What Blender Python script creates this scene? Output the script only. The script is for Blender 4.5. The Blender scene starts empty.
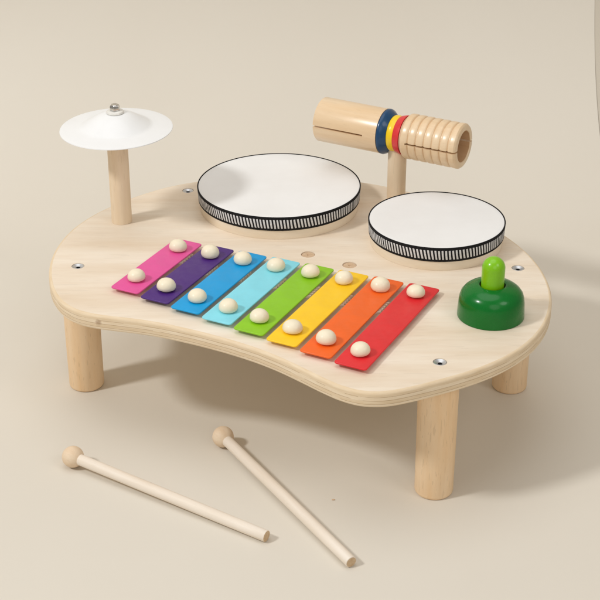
import bpy, bmesh, math, random
from mathutils import Vector, Matrix
random.seed(4)
SC = bpy.context.scene
COL = SC.collection
rad = math.radians

# ------------------------------------------------------------------ camera
cam_d = bpy.data.cameras.new('camera')
cam = bpy.data.objects.new('camera', cam_d); COL.objects.link(cam)
cam_d.sensor_width = 36.0; cam_d.lens = 36.0 * 1500 / 600
cam_d.clip_start = 0.02; cam_d.clip_end = 50
cam.location = (0.0, -1.1078, 0.6986)
cam.rotation_euler = (rad(90 - 27.6), 0, 0)
SC.camera = cam

# ------------------------------------------------------------------ world, lamps, exposure
W = bpy.data.worlds.new('World'); SC.world = W; W.use_nodes = True
bg = W.node_tree.nodes['Background']
bg.inputs['Color'].default_value = (1.0, 0.95, 0.88, 1); bg.inputs['Strength'].default_value = 0.31
SC.view_settings.view_transform = 'Standard'; SC.view_settings.look = 'None'
SC.view_settings.exposure = 0.0; SC.view_settings.gamma = 1.0

def area(name, loc, target, size, power, color=(1, 1, 1), size_y=None):
    l = bpy.data.lights.new(name, 'AREA'); l.energy = power; l.color = color
    l.shape = 'RECTANGLE' if size_y else 'DISK'; l.size = size
    if size_y: l.size_y = size_y
    o = bpy.data.objects.new(name, l); COL.objects.link(o)
    o.location = loc
    o.rotation_euler = (Vector(target) - Vector(loc)).to_track_quat('-Z', 'Y').to_euler()
    return o
AZ, EL, DK = rad(24), rad(44), 4.0
area('key_softbox', (-DK*math.cos(EL)*math.cos(AZ), .05-DK*math.cos(EL)*math.sin(AZ), .1+DK*math.sin(EL)), (0, .05, .1), .50, 75, (.98, .99, 1.0))
area('fill_softbox', (1.5, -1.3, 1.9), (0, .05, .1), 1.0, 9, (1.0, .98, .97))
area('overhead_fill', (-.2, .15, 2.6), (0, .05, .1), 2.2, 18, (.99, .99, 1.0))  # added broad light from above to weaken shadows, no known source

area('front_fill', (.35, -2.6, 1.5), (0, .05, .1), 1.8, 9, (1.0, .97, .92))  # added frontal light to lift legs and front sides, no known source

# ------------------------------------------------------------------ materials
def lin(h):
    c = [int(h[i:i+2], 16)/255 for i in (0, 2, 4)]
    return tuple(x/12.92 if x <= .04045 else ((x+.055)/1.055)**2.4 for x in c) + (1,)

class NT:
    def __init__(s, name):
        s.m = bpy.data.materials.new(name); s.m.use_nodes = True
        s.t = s.m.node_tree; s.n = s.t.nodes; s.b = s.n['Principled BSDF']
    def add(s, typ, **kw):
        n = s.n.new(typ)
        for k, v in kw.items(): setattr(n, k, v)
        return n
    def link(s, a, b): s.t.links.new(a, b)
    def inp(s, n, v): s.b.inputs[n].default_value = v
    def math(s, op, a, b=None, c=None):
        n = s.add('ShaderNodeMath', operation=op)
        for i, v in enumerate((a, b, c)):
            if v is None: continue
            if hasattr(v, 'is_output'): s.link(v, n.inputs[i])
            else: n.inputs[i].default_value = v
        return n.outputs[0]
    def coord(s, scale=(1, 1, 1), rot=(0, 0, 0), which='Object'):
        tc = s.add('ShaderNodeTexCoord'); mp = s.add('ShaderNodeMapping')
        mp.inputs['Scale'].default_value = scale; mp.inputs['Rotation'].default_value = rot
        s.link(tc.outputs[which], mp.inputs[0]); return mp.outputs[0]
    def noise(s, vec, scale=1, detail=4, rough=.55):
        n = s.add('ShaderNodeTexNoise'); n.inputs['Scale'].default_value = scale
        n.inputs['Detail'].default_value = detail; n.inputs['Roughness'].default_value = rough
        s.link(vec, n.inputs['Vector']); return n.outputs['Fac']
    def ramp(s, fac, stops):
        r = s.add('ShaderNodeValToRGB'); e = r.color_ramp.elements
        while len(e) < len(stops): e.new(.5)
        for k, (p, c) in enumerate(stops): e[k].position = p; e[k].color = c
        s.link(fac, r.inputs[0]); return r.outputs[0]
    def mix(s, fac, a, b, blend='MIX'):
        m = s.add('ShaderNodeMix', data_type='RGBA', blend_type=blend)
        for sock, v in ((m.inputs[0], fac), (m.inputs[6], a), (m.inputs[7], b)):
            if hasattr(v, 'is_output'): s.link(v, sock)
            else: sock.default_value = v
        return m.outputs[2]
    def bump(s, h, strength, dist):
        b = s.add('ShaderNodeBump'); b.inputs['Strength'].default_value = strength
        b.inputs['Distance'].default_value = dist
        s.link(h, b.inputs['Height']); s.link(b.outputs[0], s.b.inputs['Normal'])

def vary(c, f): return (min(1, c[0]*f), min(1, c[1]*f), min(1, c[2]*f), 1)

def wood(name, hexa, hexb, stretch, rough=.5, flecks=0.0, coat=0.0, rot=(0, 0, 0), spec=.35):
    """long soft grain bands along the axis with the small stretch value, plus fine pores"""
    t = NT(name); a, b = lin(hexa), lin(hexb)
    v = t.coord(stretch, rot)
    n1 = t.noise(v, 1, 5, .6)
    col = t.ramp(n1, [(.30, a), (.70, b)])
    v2 = t.coord(tuple(x*5 for x in stretch), rot)
    n2 = t.noise(v2, 1, 3, .7)
    col = t.mix(t.math('MULTIPLY', n2, .16), col, (.45, .30, .17, 1), 'MULTIPLY')
    if flecks:
        n3 = t.noise(t.coord(tuple(x*9 for x in stretch), rot), 1, 1, .5)
        f = t.math('MULTIPLY', t.math('GREATER_THAN', n3, .66), flecks)
        col = t.mix(f, col, vary(a, .55))
    t.link(col, t.b.inputs['Base Color'])
    t.inp('Roughness', rough); t.inp('Specular IOR Level', spec)
    if coat: t.inp('Coat Weight', coat); t.inp('Coat Roughness', .22)
    t.bump(n2, .12, .0004)
    return t.m

def paint(name, hexa, rough=.3, coat=.4, orange=.15, var=.05, spec=.35):
    t = NT(name); a = lin(hexa)
    n = t.noise(t.coord((60, 60, 60)), 1, 4)
    t.link(t.ramp(n, [(.3, vary(a, 1-var)), (.7, vary(a, 1+var))]), t.b.inputs['Base Color'])
    r = t.ramp(t.noise(t.coord((140, 140, 140)), 1, 3), [(.3, (rough*.8,)*3+(1,)), (.7, (rough*1.25,)*3+(1,))])
    t.link(r, t.b.inputs['Roughness'])
    t.inp('Coat Weight', coat); t.inp('Coat Roughness', .12); t.inp('Specular IOR Level', spec)
    t.bump(t.noise(t.coord((420, 420, 420)), 1, 2), orange*.3, .0003)
    return t.m

def metal(name, hexa, rough):
    t = NT(name); t.inp('Metallic', 1.0)
    n = t.noise(t.coord((300, 300, 300)), 1, 3)
    a = lin(hexa)
    t.link(t.ramp(n, [(.3, vary(a, .8)), (.7, a)]), t.b.inputs['Base Color'])
    t.inp('Roughness', rough); return t.m

M = {}
# birch face of the tabletop: long faint grain along the row of bars
M['birch'] = wood('birch_face', 'E5D1B7', 'F6EBDA', (5, 34, 5), .48, .09, 0, (0, 0, rad(12)))
def ply():
    t = NT('plywood_edge')
    v = t.coord((1, 1, 1)); sep = t.add('ShaderNodeSeparateXYZ'); t.link(v, sep.inputs[0])
    wob = t.noise(t.coord((22, 22, 4)), 1, 3)
    z = t.math('ADD', sep.outputs[2], t.math('MULTIPLY', t.math('SUBTRACT', wob, .5), .0011))
    u = t.math('FRACT', t.math('DIVIDE', t.math('ADD', z, .0507), .0030))
    d = t.math('ABSOLUTE', t.math('SUBTRACT', u, .5))
    inner = t.math('MULTIPLY', t.math('LESS_THAN', z, -.0025), t.math('GREATER_THAN', z, -.0120))
    line = t.math('MULTIPLY', t.math('LESS_THAN', d, .075), inner)
    brk = t.math('GREATER_THAN', t.noise(t.coord((38, 38, 260)), 1, 3), .43)
    par = t.math('LESS_THAN', t.math('FRACT', t.math('DIVIDE', t.math('ADD', z, .0522), .0060)), .5)
    par = t.math('MAXIMUM', par, t.math('GREATER_THAN', z, -.0042))
    g = t.noise(t.coord((70, 70, 900)), 1, 3)
    base = t.ramp(g, [(.3, lin('E6D0AF')), (.7, lin('F0DFC5'))])
    alt = t.ramp(g, [(.3, lin('DFC7A4')), (.7, lin('E8D4B6'))])
    c = t.mix(par, base, alt)
    c = t.mix(t.math('MULTIPLY', t.math('MULTIPLY', line, brk), .6), c, lin('AC8C66'))
    vd = t.add('ShaderNodeVectorMath', operation='DISTANCE'); t.link(v, vd.inputs[0]); vd.inputs[1].default_value = (-.1655, -.0895, -.0062)
    kn = t.ramp(t.math('ADD', vd.outputs['Value'], t.math('MULTIPLY', t.math('SUBTRACT', t.noise(t.coord((500, 500, 500)), 1, 2), .5), .002)), [(.0010, (1, 1, 1, 1)), (.0036, (0, 0, 0, 1))])
    c = t.mix(kn, c, lin('8A5F38'))
    t.link(c, t.b.inputs['Base Color']); t.inp('Roughness', .6); t.inp('Specular IOR Level', .25)
    t.bump(g, .2, .0004)
    return t.m
M['ply'] = ply()
M['beech'] = wood('beech_leg', 'EFCB9D', 'F6DCB9', (75, 75, 9), .52, .24)
M['beech_post'] = wood('beech_post', 'EBD1AE', 'F4E2C7', (60, 60, 6), .45, .15)
M['block'] = wood('lacquered_block_wood', 'E6C69C', 'F0D8B6', (8, 70, 70), .34, .10, .45)
M['block_in'] = wood('bare_bore_wood', 'C99F72', 'D8B289', (8, 70, 70), .6)
M['shell'] = wood('drum_shell_wood', 'EEDDC2', 'F5E9D6', (20, 20, 90), .5)
M['stick'] = wood('pale_stick_wood', 'E9DAC6', 'F3E9DB', (9, 110, 110), .55)
M['stick_end'] = wood('sawn_stick_end', 'C9AB85', 'DCC3A2', (260, 260, 260), .75)
M['bead'] = wood('bead_wood', 'E6CCAC', 'EFDBC0', (30, 160, 160), .55, .1)
M['plug'] = wood('plug_wood', 'C3A280', 'DABF9F', (260, 260, 60), .6)
M['cream'] = paint('cream_peg', 'F3E7CC', .48, .12, 1.5)
M['white'] = paint('white_enamel', 'EFEFEE', .38, .2, 0, .01)
M['green'] = paint('dark_green_lacquer', '006C22', .26, .25, .03, .05, .25)
M['lime'] = paint('lime_lacquer', '80C20E', .28, .35)
M['hole'] = paint('dark_green_hole', '12261A', .9, 0)  # near-black green for the inside of the plunger hole
M['navy'] = paint('navy_paint', '15446B', .35, .3)
M['yel'] = paint('yellow_ring_paint', 'F7D01A', .35, .3)
M['red'] = paint('red_ring_paint', 'DA3336', .35, .3)
M['steel'] = metal('zinc_steel', 'D9DADC', .36); M['steel'].node_tree.nodes['Principled BSDF'].inputs['Metallic'].default_value = .8
M['clear'] = paint('milky_washer', 'E4E1DA', .2, .5, .0)
M['chrome'] = metal('bright_chrome', 'DEDCD8', .12)
M['darksteel'] = metal('dark_steel', '5A5B5E', .45)
BARC = [('E4559B', 'pink'), ('4A2478', 'purple'), ('009EDC', 'blue'), ('86DBEA', 'pale aqua'),
        ('8CC71C', 'lime green'), ('FECB1E', 'yellow'), ('F2661C', 'orange'), ('E02A30', 'red')]

def skin():
    t = NT('drum_skin')
    n = t.noise(t.coord((14, 14, 14)), 1, 5, .6); f = t.noise(t.coord((380, 380, 380)), 1, 2)
    t.link(t.ramp(n, [(.3, lin('E6E4E1')), (.7, lin('EDECEA'))]), t.b.inputs['Base Color'])
    t.inp('Roughness', .5); t.inp('Specular IOR Level', .3)
    t.bump(f, .08, .0003); return t.m
M['skin'] = skin()

def ribbon(n_dash):
    t = NT('black_white_ribbon')
    v = t.coord(); sep = t.add('ShaderNodeSeparateXYZ'); t.link(v, sep.inputs[0])
    ang = t.math('ARCTAN2', sep.outputs[1], sep.outputs[0])
    jit = t.math('MULTIPLY', t.noise(t.coord((26, 26, 26)), 1, 2), 1.3)
    u = t.math('FRACT', t.math('ADD', t.math('ADD', t.math('MULTIPLY', ang, n_dash/(2*math.pi)), t.math('MULTIPLY', sep.outputs[2], 55)), jit))
    dash = t.math('MULTIPLY', t.math('GREATER_THAN', u, .24), t.math('LESS_THAN', u, .76))
    z = sep.outputs[2]
    wv = t.math('MULTIPLY', t.math('SUBTRACT', t.noise(t.coord((700, 700, 60)), 1, 2), .5), .0012)
    zz = t.math('ADD', z, wv)
    zone = t.math('MULTIPLY', t.math('GREATER_THAN', zz, .0113), t.math('LESS_THAN', zz, .0200))
    thr = t.noise(t.coord((900, 900, 2600)), 1, 2)
    wcol = t.ramp(thr, [(.3, lin('C9C9CB')), (.7, lin('F2F2F2'))]); kcol = t.ramp(thr, [(.3, lin('0B0B0C')), (.7, lin('232325'))])
    t.link(t.mix(t.math('MULTIPLY', dash, zone), kcol, wcol), t.b.inputs['Base Color'])
    t.inp('Roughness', .8); t.inp('Specular IOR Level', .2)
    t.bump(thr, .5, .0005); return t.m

def paper(name='seamless_paper', ha='DAD2C4', hb='DED7CA'):
    t = NT(name)
    n = t.noise(t.coord((1.6, 1.6, 1.6)), 1, 3); f = t.noise(t.coord((9, 9, 9)), 1, 6, .65)
    c = t.ramp(n, [(.3, lin(ha)), (.7, lin(hb))])
    c = t.mix(t.math('MULTIPLY', f, .10), c, lin('C9BBA6'))
    t.link(c, t.b.inputs['Base Color']); t.inp('Roughness', .62); t.inp('Specular IOR Level', .3)
    t.bump(t.noise(t.coord((500, 500, 500)), 1, 3), .06, .0005); return t.m
M['paper'] = paper(); M['paper2'] = paper('backing_paper', 'C6BDAD', 'CBC2B2')

# ------------------------------------------------------------------ mesh helpers
def link_mesh(name, bm, mats, parent=None, loc=(0, 0, 0), rot=(0, 0, 0), smooth=True, autosm=35):
    bmesh.ops.recalc_face_normals(bm, faces=bm.faces[:])
    me = bpy.data.meshes.new(name); bm.to_mesh(me); bm.free()
    if not isinstance(mats, (list, tuple)): mats = [mats]
    for m in mats: me.materials.append(m)
    if smooth:
        for p in me.polygons: p.use_smooth = True
        me.set_sharp_from_angle(angle=rad(autosm))
    o = bpy.data.objects.new(name, me); COL.objects.link(o)
    o.location = loc; o.rotation_euler = rot
    if parent: o.parent = parent
    return o

def lathe(bm, prof, seg=64, mat=0, M4=None):
    """revolve (r, z) about Z; r==0 ends become poles"""
    rings = []
    for r, z in prof:
        if r < 1e-7: rings.append([bm.verts.new((0, 0, z))])
        else: rings.append([bm.verts.new((r*math.cos(2*math.pi*k/seg), r*math.sin(2*math.pi*k/seg), z)) for k in range(seg)])
    vs = [v for r in rings for v in r]
    for a, b in zip(rings, rings[1:]):
        for k in range(seg):
            k2 = (k+1) % seg
            if len(a) == 1 and len(b) == 1: continue
            if len(a) == 1: f = bm.faces.new((a[0], b[k], b[k2]))
            elif len(b) == 1: f = bm.faces.new((a[k], b[0], a[k2]))
            else: f = bm.faces.new((a[k], b[k], b[k2], a[k2]))
            f.material_index = mat
    if M4 is not None: bmesh.ops.transform(bm, matrix=M4, verts=vs)
    return vs

def prism(bm, pts, z0, z1, bev=0.0, n=3, mat_side=0, mat_top=0):
    """closed 2-D outline (CCW) extruded with rounded top and bottom edges"""
    N = len(pts); P = [Vector(p) for p in pts]
    nor = []
    for i in range(N):
        d = (P[(i+1) % N]-P[i-1]).normalized(); nor.append(Vector((d.y, -d.x)))
    lev = []
    for k in range(n+1):
        a = math.pi/2*k/n; lev.append((bev*(1-math.sin(a)), z0+bev*(1-math.cos(a))))
    lev2 = [(i, z0+z1-z) for i, z in reversed(lev)]
    lev = lev + lev2 if bev > 0 else [(0, z0), (0, z1)]
    rings = [[bm.verts.new((p.x-q.x*i, p.y-q.y*i, z)) for p, q in zip(P, nor)] for i, z in lev]
    for a, b in zip(rings, rings[1:]):
        for k in range(N):
            f = bm.faces.new((a[k], a[(k+1) % N], b[(k+1) % N], b[k])); f.material_index = mat_side
    f = bm.faces.new(rings[-1]); f.material_index = mat_top
    f = bm.faces.new(rings[0][::-1]); f.material_index = mat_top

def rrect(w, l, r, n=5):
    pts = []
    for cx, cy, a0 in ((w/2-r, l/2-r, 0), (-w/2+r, l/2-r, 90), (-w/2+r, -l/2+r, 180), (w/2-r, -l/2+r, 270)):
        for k in range(n+1):
            a = rad(a0+90*k/n); pts.append((cx+r*math.cos(a), cy+r*math.sin(a)))
    return pts

def boolean_cut(o, bm_cut):
    me = bpy.data.meshes.new('cut'); bmesh.ops.recalc_face_normals(bm_cut, faces=bm_cut.faces[:]); bm_cut.to_mesh(me); bm_cut.free()
    c = bpy.data.objects.new('cut', me); COL.objects.link(c)
    c.matrix_world = o.matrix_world.copy() if False else Matrix.Identity(4)
    loc, rot, par = o.location.copy(), o.rotation_euler.copy(), o.parent
    o.parent = None; o.location = (0, 0, 0); o.rotation_euler = (0, 0, 0)
    md = o.modifiers.new('cut', 'BOOLEAN'); md.operation = 'DIFFERENCE'; md.object = c; md.solver = 'EXACT'
    bpy.context.view_layer.update()
    dg = bpy.context.evaluated_depsgraph_get()
    new = bpy.data.meshes.new_from_object(o.evaluated_get(dg))
    o.modifiers.clear(); new.name = o.data.name; o.data = new
    bpy.data.objects.remove(c); o.location = loc; o.rotation_euler = rot; o.parent = par
    for p in new.polygons: p.use_smooth = True
    new.set_sharp_from_angle(angle=rad(35))

def empty(name, loc, rot=(0, 0, 0)):
    o = bpy.data.objects.new(name, None); COL.objects.link(o); o.location = loc; o.rotation_euler = rot
    o.empty_display_size = .02; return o
def dup(o, parent):
    c = o.copy(); COL.objects.link(c); c.parent = parent
    for ch in list(o.children): dup(ch, c)
    return c

# ------------------------------------------------------------------ setting
# seamless paper: floor, gentle sweep, upright back; right edge of the roll just inside the frame
prof = [(-1.5, 0)] + [(-1.4+.1*k, 0) for k in range(18)]
y0, R = .36, .30
prof = [p for p in prof if p[0] < y0-.01]
for k in range(25):
    a = rad(90*k/24); prof.append((y0+R*math.sin(a), R*(1-math.cos(a))))
for k in range(1, 9): prof.append((y0+R+.004*k, R+.12*k))
xs = [-1.1+.06*k for k in range(25)]; xs = [x for x in xs if x < .33] + [.3505]
def sheet(name, prof, xs, mat='paper'):
    bm = bmesh.new()
    g = [[bm.verts.new((x, y, z)) for x in xs] for y, z in prof]
    for a, b in zip(g, g[1:]):
        for k in range(len(xs)-1): bm.faces.new((a[k], a[k+1], b[k+1], b[k]))
    o = link_mesh(name, bm, M[mat]); o['kind'] = 'structure'
sheet('floor', prof, xs)
# a second, wider sheet lies just behind the first
prof2 = []
for y, z in prof:
    a = math.acos(max(-1, min(1, (R-z)/R))) if y > y0 else 0
    if z >= R: a = math.pi/2
    d = .0030-.0027*math.sin(a)
    prof2.append((y+d*math.sin(a), z-d*math.cos(a)))
sheet('backdrop', prof2, [-1.4+.1*k for k in range(29)], 'paper2')

# ------------------------------------------------------------------ the toy table
ZB = .1195; T = .0135
toy = empty('toy_music_table', (0, 0.06, 0))
toy['label'] = 'natural wood toy music table with drums, rainbow xylophone bars and cymbal on four round legs'
toy['category'] = 'musical toy'
OFF = Vector((0, -.06, 0))          # parts are given in scene coordinates, the root stands at (0, .06, 0)
def at(x, y, z=0.0): return (x, y-.06, z)

OUT = [(-.2213, .0818), (-.2186, .0503), (-.2119, .0182), (-.2009, -.0054), (-.1863, -.0213), (-.1716, -.0273), (-.1507, -.0317),
       (-.1299, -.0359), (-.1174, -.0402), (-.0965, -.0491), (-.0759, -.0586), (-.0554, -.0701), (-.0369, -.0814), (-.0234, -.0917),
       (-.0100, -.1033), (.0023, -.1156), (.0152, -.1284), (.0300, -.1425), (.0420, -.1495), (.0573, -.1515), (.0693, -.1488),
       (.0823, -.1438), (.1002, -.1353), (.1199, -.1258), (.1390, -.1145), (.1560, -.1020), (.1725, -.0865), (.1884, -.0655),
       (.1995, -.0436), (.2071, -.0195), (.2114, .0018), (.2134, .0256), (.2120, .0542), (.2057, .0838), (.1972, .1064),
       (.1881, .1275), (.1700, .1580), (.1450, .1930), (.1170, .2230), (.0859, .2412), (.0607, .2510), (.0300, .2630), (-.0050, .2710),
       (-.0420, .2690), (-.0750, .2610), (-.1022, .2523), (-.1174, .2461), (-.1362, .2362), (-.1614, .2157), (-.1968, .1760), (-.2098, .1470), (-.2184, .1106)]
def smooth_closed(P, sub=6, relax=2):
    P = [Vector(p) for p in P]
    for _ in range(relax): P = [P[i]*.6+(P[i-1]+P[(i+1) % len(P)])*.2 for i in range(len(P))]
    res = []
    for i in range(len(P)):
        a, b, c, d = P[i-1], P[i], P[(i+1) % len(P)], P[(i+2) % len(P)]
        for k in range(sub):
            t = k/sub
            res.append(.5*((2*b)+(c-a)*t+(2*a-5*b+4*c-d)*t*t+(3*b-a-3*c+d)*t**3))
    return res
outl = [(p.x, p.y-.06) for p in smooth_closed(OUT)]
bm = bmesh.new()
prism(bm, outl, -T, 0, .0026, 5, 1, 0)
top = link_mesh('tabletop', bm, [M['birch'], M['ply']], toy, (0, 0, ZB))
BOLT = [(-.1934, .0639), (-.1085, .2289), (.1081, -.1033), (.1894, .0600)]
PLUG = [(.0071, .0869), (.0432, .0659)]
cut = bmesh.new()
for x, y in BOLT: lathe(cut, [(0, -.0032), (.0054, -.0032), (.0056, .001), (0, .001)], 40, 0, Matrix.Translation((x, y-.06, 0)))
for x, y in PLUG: lathe(cut, [(0, -.0020), (.0062, -.0020), (.0063, .001), (0, .001)], 40, 0, Matrix.Translation((x, y-.06, 0)))
boolean_cut(top, cut)

# legs
def leg_bm():
    bm = bmesh.new(); h = ZB-T-.0002; r = .0155
    lathe(bm, [(0, 0), (r-.0022, 0), (r-.0009, .0004), (r-.0002, .0013), (r+.0001, .0026), (r+.0006, h), (0, h)], 64)
    return bm
leg = link_mesh('leg', leg_bm(), M['beech'], toy, at(BOLT[0][0], BOLT[0][1], 0))
for i, (x, y) in enumerate(BOLT[1:]):
    c = dup(leg, toy); c.location = at(x, y, 0); c.rotation_euler = (0, 0, 1.3*(i+1))

# bolts with a hexagonal socket
def bolt_bm():
    bm = bmesh.new()
    lathe(bm, [(0, -.0030), (.0052, -.0030), (.0052, -.0004), (.0049, -.0002), (.0046, -.0003), (.0024, -.0016)], 40)
    ring = [bm.verts.new((.0020*math.cos(math.pi/3*k), .0020*math.sin(math.pi/3*k), -.0016)) for k in range(6)]
    low = [bm.verts.new((.0019*math.cos(math.pi/3*k), .0019*math.sin(math.pi/3*k), -.0028)) for k in range(6)]
    for k in range(6):
        f = bm.faces.new((ring[k], ring[(k+1) % 6], low[(k+1) % 6], low[k])); f.material_index = 1
    f = bm.faces.new(low); f.material_index = 1
    oc = [bm.verts.new((.0024*math.cos(math.pi/3*k), .0024*math.sin(math.pi/3*k), -.0016)) for k in range(6)]
    for k in range(6): bm.faces.new((ring[k], ring[(k+1) % 6], oc[(k+1) % 6], oc[k]))
    return bm
bolt = link_mesh('bolt', bolt_bm(), [M['steel'], M['darksteel']], toy, at(*BOLT[0], ZB), (0, 0, .3))
for i, (x, y) in enumerate(BOLT[1:]):
    c = dup(bolt, toy); c.location = at(x, y, ZB); c.rotation_euler = (0, 0, .5+.7*i)
bm = bmesh.new()
lathe(bm, [(0, -.0018), (.0059, -.0018), (.0059, -.0009), (.0054, -.0005), (.0012, -.0006), (.0008, -.0016), (0, -.0016)], 40)
plug = link_mesh('screw_plug', bm, M['plug'], toy, at(*PLUG[0], ZB))
c = dup(plug, toy); c.location = at(*PLUG[1], ZB)

# drums
def drum(x, y, r, n_dash, label):
    sh_bm = bmesh.new()
    lathe(sh_bm, [(0, .0001), (r-.0012, .0001), (r-.0006, .0080), (r-.0004, .0208), (0, .0208)], 160)
    sh = link_mesh('drum', sh_bm, M['shell'], toy, at(x, y, ZB)); sh['label'] = label
    hb = bmesh.new()
    prof = [(r-.0003, .0209), (r+.0002, .0214), (r+.0000, .0221), (r-.0012, .0224)]
    prof += [(r*k/12, .0224+.0004*(1-(k/12)**2)) for k in range(11, 0, -1)] + [(0, .0228)]
    lathe(hb, prof, 160)
    link_mesh('drumhead', hb, M['skin'], sh)
    rb = bmesh.new(); b0, b1 = .0092, .0226
    lathe(rb, [(r-.0004, b0), (r+.0000, b0-.0002), (r+.0004, b0+.0004), (r+.0012, b1-.0005), (r+.0010, b1), (r+.0004, b1), (r+.0003, b0+.001), (r-.0004, b0)], 160)
    link_mesh('ribbon_band', rb, ribbon(n_dash), sh)
    return sh
drum(-.0197, .1924, .0757, 152, 'larger drum with white skin and black and white ribbon rim')
drum(.1222, .1135, .0601, 121, 'smaller drum with white skin and black and white ribbon rim')

# xylophone
UX = (math.cos(rad(63.3)), math.sin(rad(63.3)))
pegb = bmesh.new()
lathe(pegb, [(0, -.0048), (.0042, -.0048), (.0042, .0006), (.0058, .0009), (.0073, .0014), (.0079, .0027), (.0079, .0038), (.0075, .0056),
             (.0064, .0075), (.0047, .0090), (.0024, .0099), (0, .0101)], 40)
peg0 = None
for k, (hexc, cname) in enumerate(BARC):
    cx, cy, L = -.1231+.0278*k, .0563-.0153*k, .1074+.0061*k
    bm = bmesh.new(); prism(bm, rrect(.0274, L, .0026), -.0015, 0, .0005, 3)
    b = link_mesh('xylophone_bar', bm, paint('bar_'+cname.replace(' ', '_'), hexc, .40, .10, .3), toy, at(cx, cy, ZB+.0050), (0, 0, rad(63.3-90)))
    b['label'] = cname+' metal bar held by two round cream pegs'
    for s in (-1, 1):
        if peg0 is None:
            p = peg0 = link_mesh('peg', pegb, M['cream'], b)
        else:
            p = peg0.copy(); COL.objects.link(p); p.parent = b
        p.location = (random.uniform(-.0006, .0006), s*(L/2-.0205), 0)
        p.rotation_euler = (rad(random.uniform(-5, 5)), rad(random.uniform(-5, 5)), random.uniform(0, 6))
        q = random.uniform(.96, 1.04); p.scale = (q, q, random.uniform(.94, 1.04))
# short raised ribs on the board between the bars
GAP = [(-.1022, .0748), (-.0791, .0522), (-.0497, .0407), (-.0195, .0266), (.0092, .0109), (.0361, -.0045), (.0663, -.0169)]
bm = bmesh.new()
for j in range(5):
    q = (j-2)*.0042
    M4 = Matrix.Translation((UX[0]*q, UX[1]*q, 0)) @ Matrix.Rotation(rad(12), 4, 'Z')
    vb = len(bm.verts)
    prism(bm, rrect(.0080, .0016, .0005, 2), .0001, .0026, .0003, 1)
    bm.verts.ensure_lookup_table()
    bmesh.ops.transform(bm, matrix=M4, verts=bm.verts[vb:])
rib = link_mesh('ribbed_strip', bm, M['birch'], toy, at(*GAP[0], ZB))
for gx, gy in GAP[1:]:
    c = dup(rib, toy); c.location = at(gx, gy, ZB)

# cymbal on its post
bm = bmesh.new(); r = .0094
lathe(bm, [(0, 0), (r, 0), (r, .0960), (r-.001, .0970), (0, .0970)], 56)
post = link_mesh('cymbal_post', bm, M['beech_post'], toy, at(-.165, .158, ZB+.0001))
bm = bmesh.new()
up = [(.0508, 0), (.0506, .0006), (.0490, .0010), (.0420, .0018), (.0340, .0028), (.0318, .0032), (.0296, .0044), (.0220, .0092), (.0160, .0126), (.0115, .0144), (.0085, .0150), (.0040, .0152), (0, .0152)]
lathe(bm, [(0, .0142), (.0085, .0140), (.0160, .0116), (.0220, .0082), (.0296, .0034), (.0318, .0022), (.0340, .0018), (.0420, .0008), (.0490, .0001)] + up, 128)
cym = link_mesh('cymbal', bm, M['white'], toy, at(-.165, .158, ZB+.0911), (rad(.6), rad(-.8), 0))
bm = bmesh.new()
lathe(bm, [(0, .0001), (.0078, .0001), (.0080, .0008), (.0074, .0018), (.0058, .0024), (0, .0024)], 48)
link_mesh('washer', bm, M['clear'], cym, (0, 0, .0152))
bm = bmesh.new()
lathe(bm, [(0, .0001), (.0046, .0001), (.0047, .0008), (.0046, .0038), (.0040, .0052), (.0028, .0059), (0, .0061)], 6)
bmesh.ops.bevel(bm, geom=bm.edges[:], offset=.0003, segments=2, affect='EDGES')
link_mesh('cymbal_nut', bm, M['chrome'], cym, (0, 0, .0175), (0, 0, .4))

# tone block on its post
a0 = (.0915, .205, ZB+.0680)
bm = bmesh.new(); r = .0088
lathe(bm, [(0, 0), (r, 0), (r, .0680-.010), (0, .0680-.010)], 56)
link_mesh('tone_block_post', bm, M['beech_post'], toy, at(.0915, .205, ZB+.0001), (0, 0, 2.0))
RX = Matrix.Rotation(rad(90), 4, 'Y')          # lathe axis Z -> X
def slit_box(x0, x1, w=.0017):
    b = bmesh.new()
    bmesh.ops.create_cube(b, size=1, matrix=Matrix.Translation(((x0+x1)/2, 0, 0)) @ Matrix.Diagonal((x1-x0, .08, w, 1)))
    return b
RO = (0, 0, rad(-29))
bm = bmesh.new(); s0, s1 = -.0795, -.0135; Ro, Ri = .0212, .0155
lathe(bm, [(Ri, s0+.0004), (Ro-.0006, s0), (Ro-.0002, s0+.0002), (Ro, s0+.0006), (Ro, s1), (.0150, s1), (0, s1), (0, s1-.006)] + [(Ri-.001, s1-.006), (Ri, s1-.008), (Ri, s0+.0004)], 96, 0, RX)
for f in bm.faces:
    c = f.calc_center_median()
    if math.hypot(c.y, c.z) < Ri+.0002 and s0+.001 < c.x < s1-.001: f.material_index = 1
blk = link_mesh('tone_block', bm, [M['block'], M['block_in']], toy, at(*a0), RO)
blk['label'] = 'hollow two part wooden tone block with ridged end and three painted rings'
boolean_cut(blk, slit_box(s0-.01, -.0270))
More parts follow.
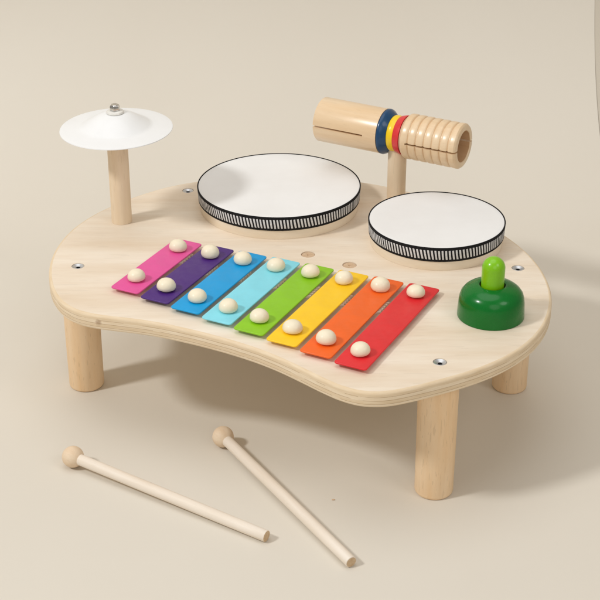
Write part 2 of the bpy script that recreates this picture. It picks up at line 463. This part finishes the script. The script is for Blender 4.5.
# ridged half
bm = bmesh.new(); q0, q1 = .0108, .0668; n = 7; p = (q1-q0)/n; prof = [(.0150, q0-.0022), (.0180, q0-.0018)]
for k in range(n):
    for t in (.02, .07, .15, .26, .38, .5, .62, .74, .85, .93, .98):
        e = abs(2*t-1); prof.append((.0186+.0026*max(0, 1-e**4.5)**.5, q0+p*(k+t)))
prof[-3:] = [(.0200, q1-.0006), (.0188, q1)]
prof += [(.0152, q1), (.0147, q1-.0006), (.0147, q0+.006), (0, q0+.006), (0, q0-.0022), (.0150, q0-.0022)]
lathe(bm, prof, 96, 0, RX)
for f in bm.faces:
    c = f.calc_center_median()
    if math.hypot(c.y, c.z) < .0149 and c.x > q0: f.material_index = 1
rh = link_mesh('ridged_half', bm, [M['block'], M['block_in']], blk)
boolean_cut(rh, slit_box(.0165, q1+.01))
def ring(prof, mat, lab):
    b = bmesh.new(); lathe(b, prof, 80, 0, RX)
    o = link_mesh('painted_ring', b, mat, blk); o['label'] = lab
ring([(0, -.0134), (.0205, -.0134), (.0214, -.0124), (.0215, -.0112), (.0208, -.0095), (.0185, -.0068), (.0168, -.0050), (0, -.0050)], M['navy'], 'navy blue ring')
ring([(0, -.0049), (.0164, -.0049), (.0170, -.0040), (.0171, -.0010), (.0166, .0014), (0, .0014)], M['yel'], 'yellow ring')
ring([(0, .0015), (.0168, .0015), (.0173, .0024), (.0184, .0062), (.0187, .0084), (0, .0084)], M['red'], 'red ring')

# green push button
bm = bmesh.new()
lathe(bm, [(0, 0), (.0272, 0), (.0274, .0004), (.0274, .0014), (.0271, .0080), (.0268, .0130), (.0263, .0166), (.0252, .0202), (.0230, .0232), (.0200, .0256), (.0165, .0272), (.0130, .0281), (.0115, .0283), (.0106, .0279), (.0104, .0200), (0, .0200)], 96)
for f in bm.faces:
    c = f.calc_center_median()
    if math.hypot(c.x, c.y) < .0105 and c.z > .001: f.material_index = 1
kb = link_mesh('push_button', bm, [M['green'], M['hole']], toy, at(.1558, -.0265, ZB+.0001))
kb['label'] = 'dark green dome base with a lime green plunger'
bm = bmesh.new(); r = .0094; h = .0525
lathe(bm, [(0, .0201), (r, .0201), (r, h-r)] + [(r*math.cos(rad(6*k)), h-r+r*math.sin(rad(6*k))) for k in range(1, 15)] + [(0, h)], 64)
link_mesh('plunger', bm, M['lime'], kb)

# ------------------------------------------------------------------ mallets
def mallet(head, tip, label):
    h, t = Vector(head), Vector(tip); d = t-h; L = d.length
    o = empty('mallet', (h.x, h.y, 0), (0, 0, math.atan2(d.y, d.x)))
    o['label'] = label; o['category'] = 'mallet'; o['group'] = 'wooden mallets on the floor'
    tilt = math.asin((h.z-t.z)/L)
    bm = bmesh.new(); R = .0091; fl = .0080
    pr = [(0, -R)] + [(R*math.cos(rad(-90+7.5*k)), R*math.sin(rad(-90+7.5*k))) for k in range(1, 21)] + [(.0046, fl), (0, fl-.001)]
    lathe(bm, pr, 56, 0, RX)
    link_mesh('mallet_head', bm, M['bead'], o, (0, 0, h.z), (random.uniform(0, 3), tilt, 0))
    bm = bmesh.new(); r = .0047
    lathe(bm, [(0, .0068), (r, .0068)] + [(r, .0068+(L-.0074)*k/10) for k in range(1, 11)] + [(r-.0002, L-.0002), (r-.0006, L), (0, L)], 40, 0, RX)
    for f in bm.faces:
        if f.calc_center_median().x > L-.0001: f.material_index = 1
    link_mesh('mallet_stick', bm, [M['stick'], M['stick_end']], o, (0, 0, h.z), (random.uniform(0, 3), tilt, 0))
    return o
mallet((-.1877, -.0688, .0092), (-.0255, -.1722, .0049), 'wooden ball mallet lying farther left, its head in front of the left front leg')
mallet((-.0650, -.0384, .0092), (.0384, -.2042, .0049), 'wooden ball mallet lying nearer the table, its head just outside the table shadow')

# a speck of dust on the paper
bm = bmesh.new(); bmesh.ops.create_icosphere(bm, subdivisions=2, radius=.0008)
for v in bm.verts: v.co = Vector((v.co.x*1.7, v.co.y*.9, v.co.z*.5))*random.uniform(.8, 1.2)
o = link_mesh('crumb', bm, M['plug'], None, (.0268, -.1175, .0005))
o['label'] = 'tiny brown crumb on the floor between mallet and right front leg'; o['category'] = 'crumb'
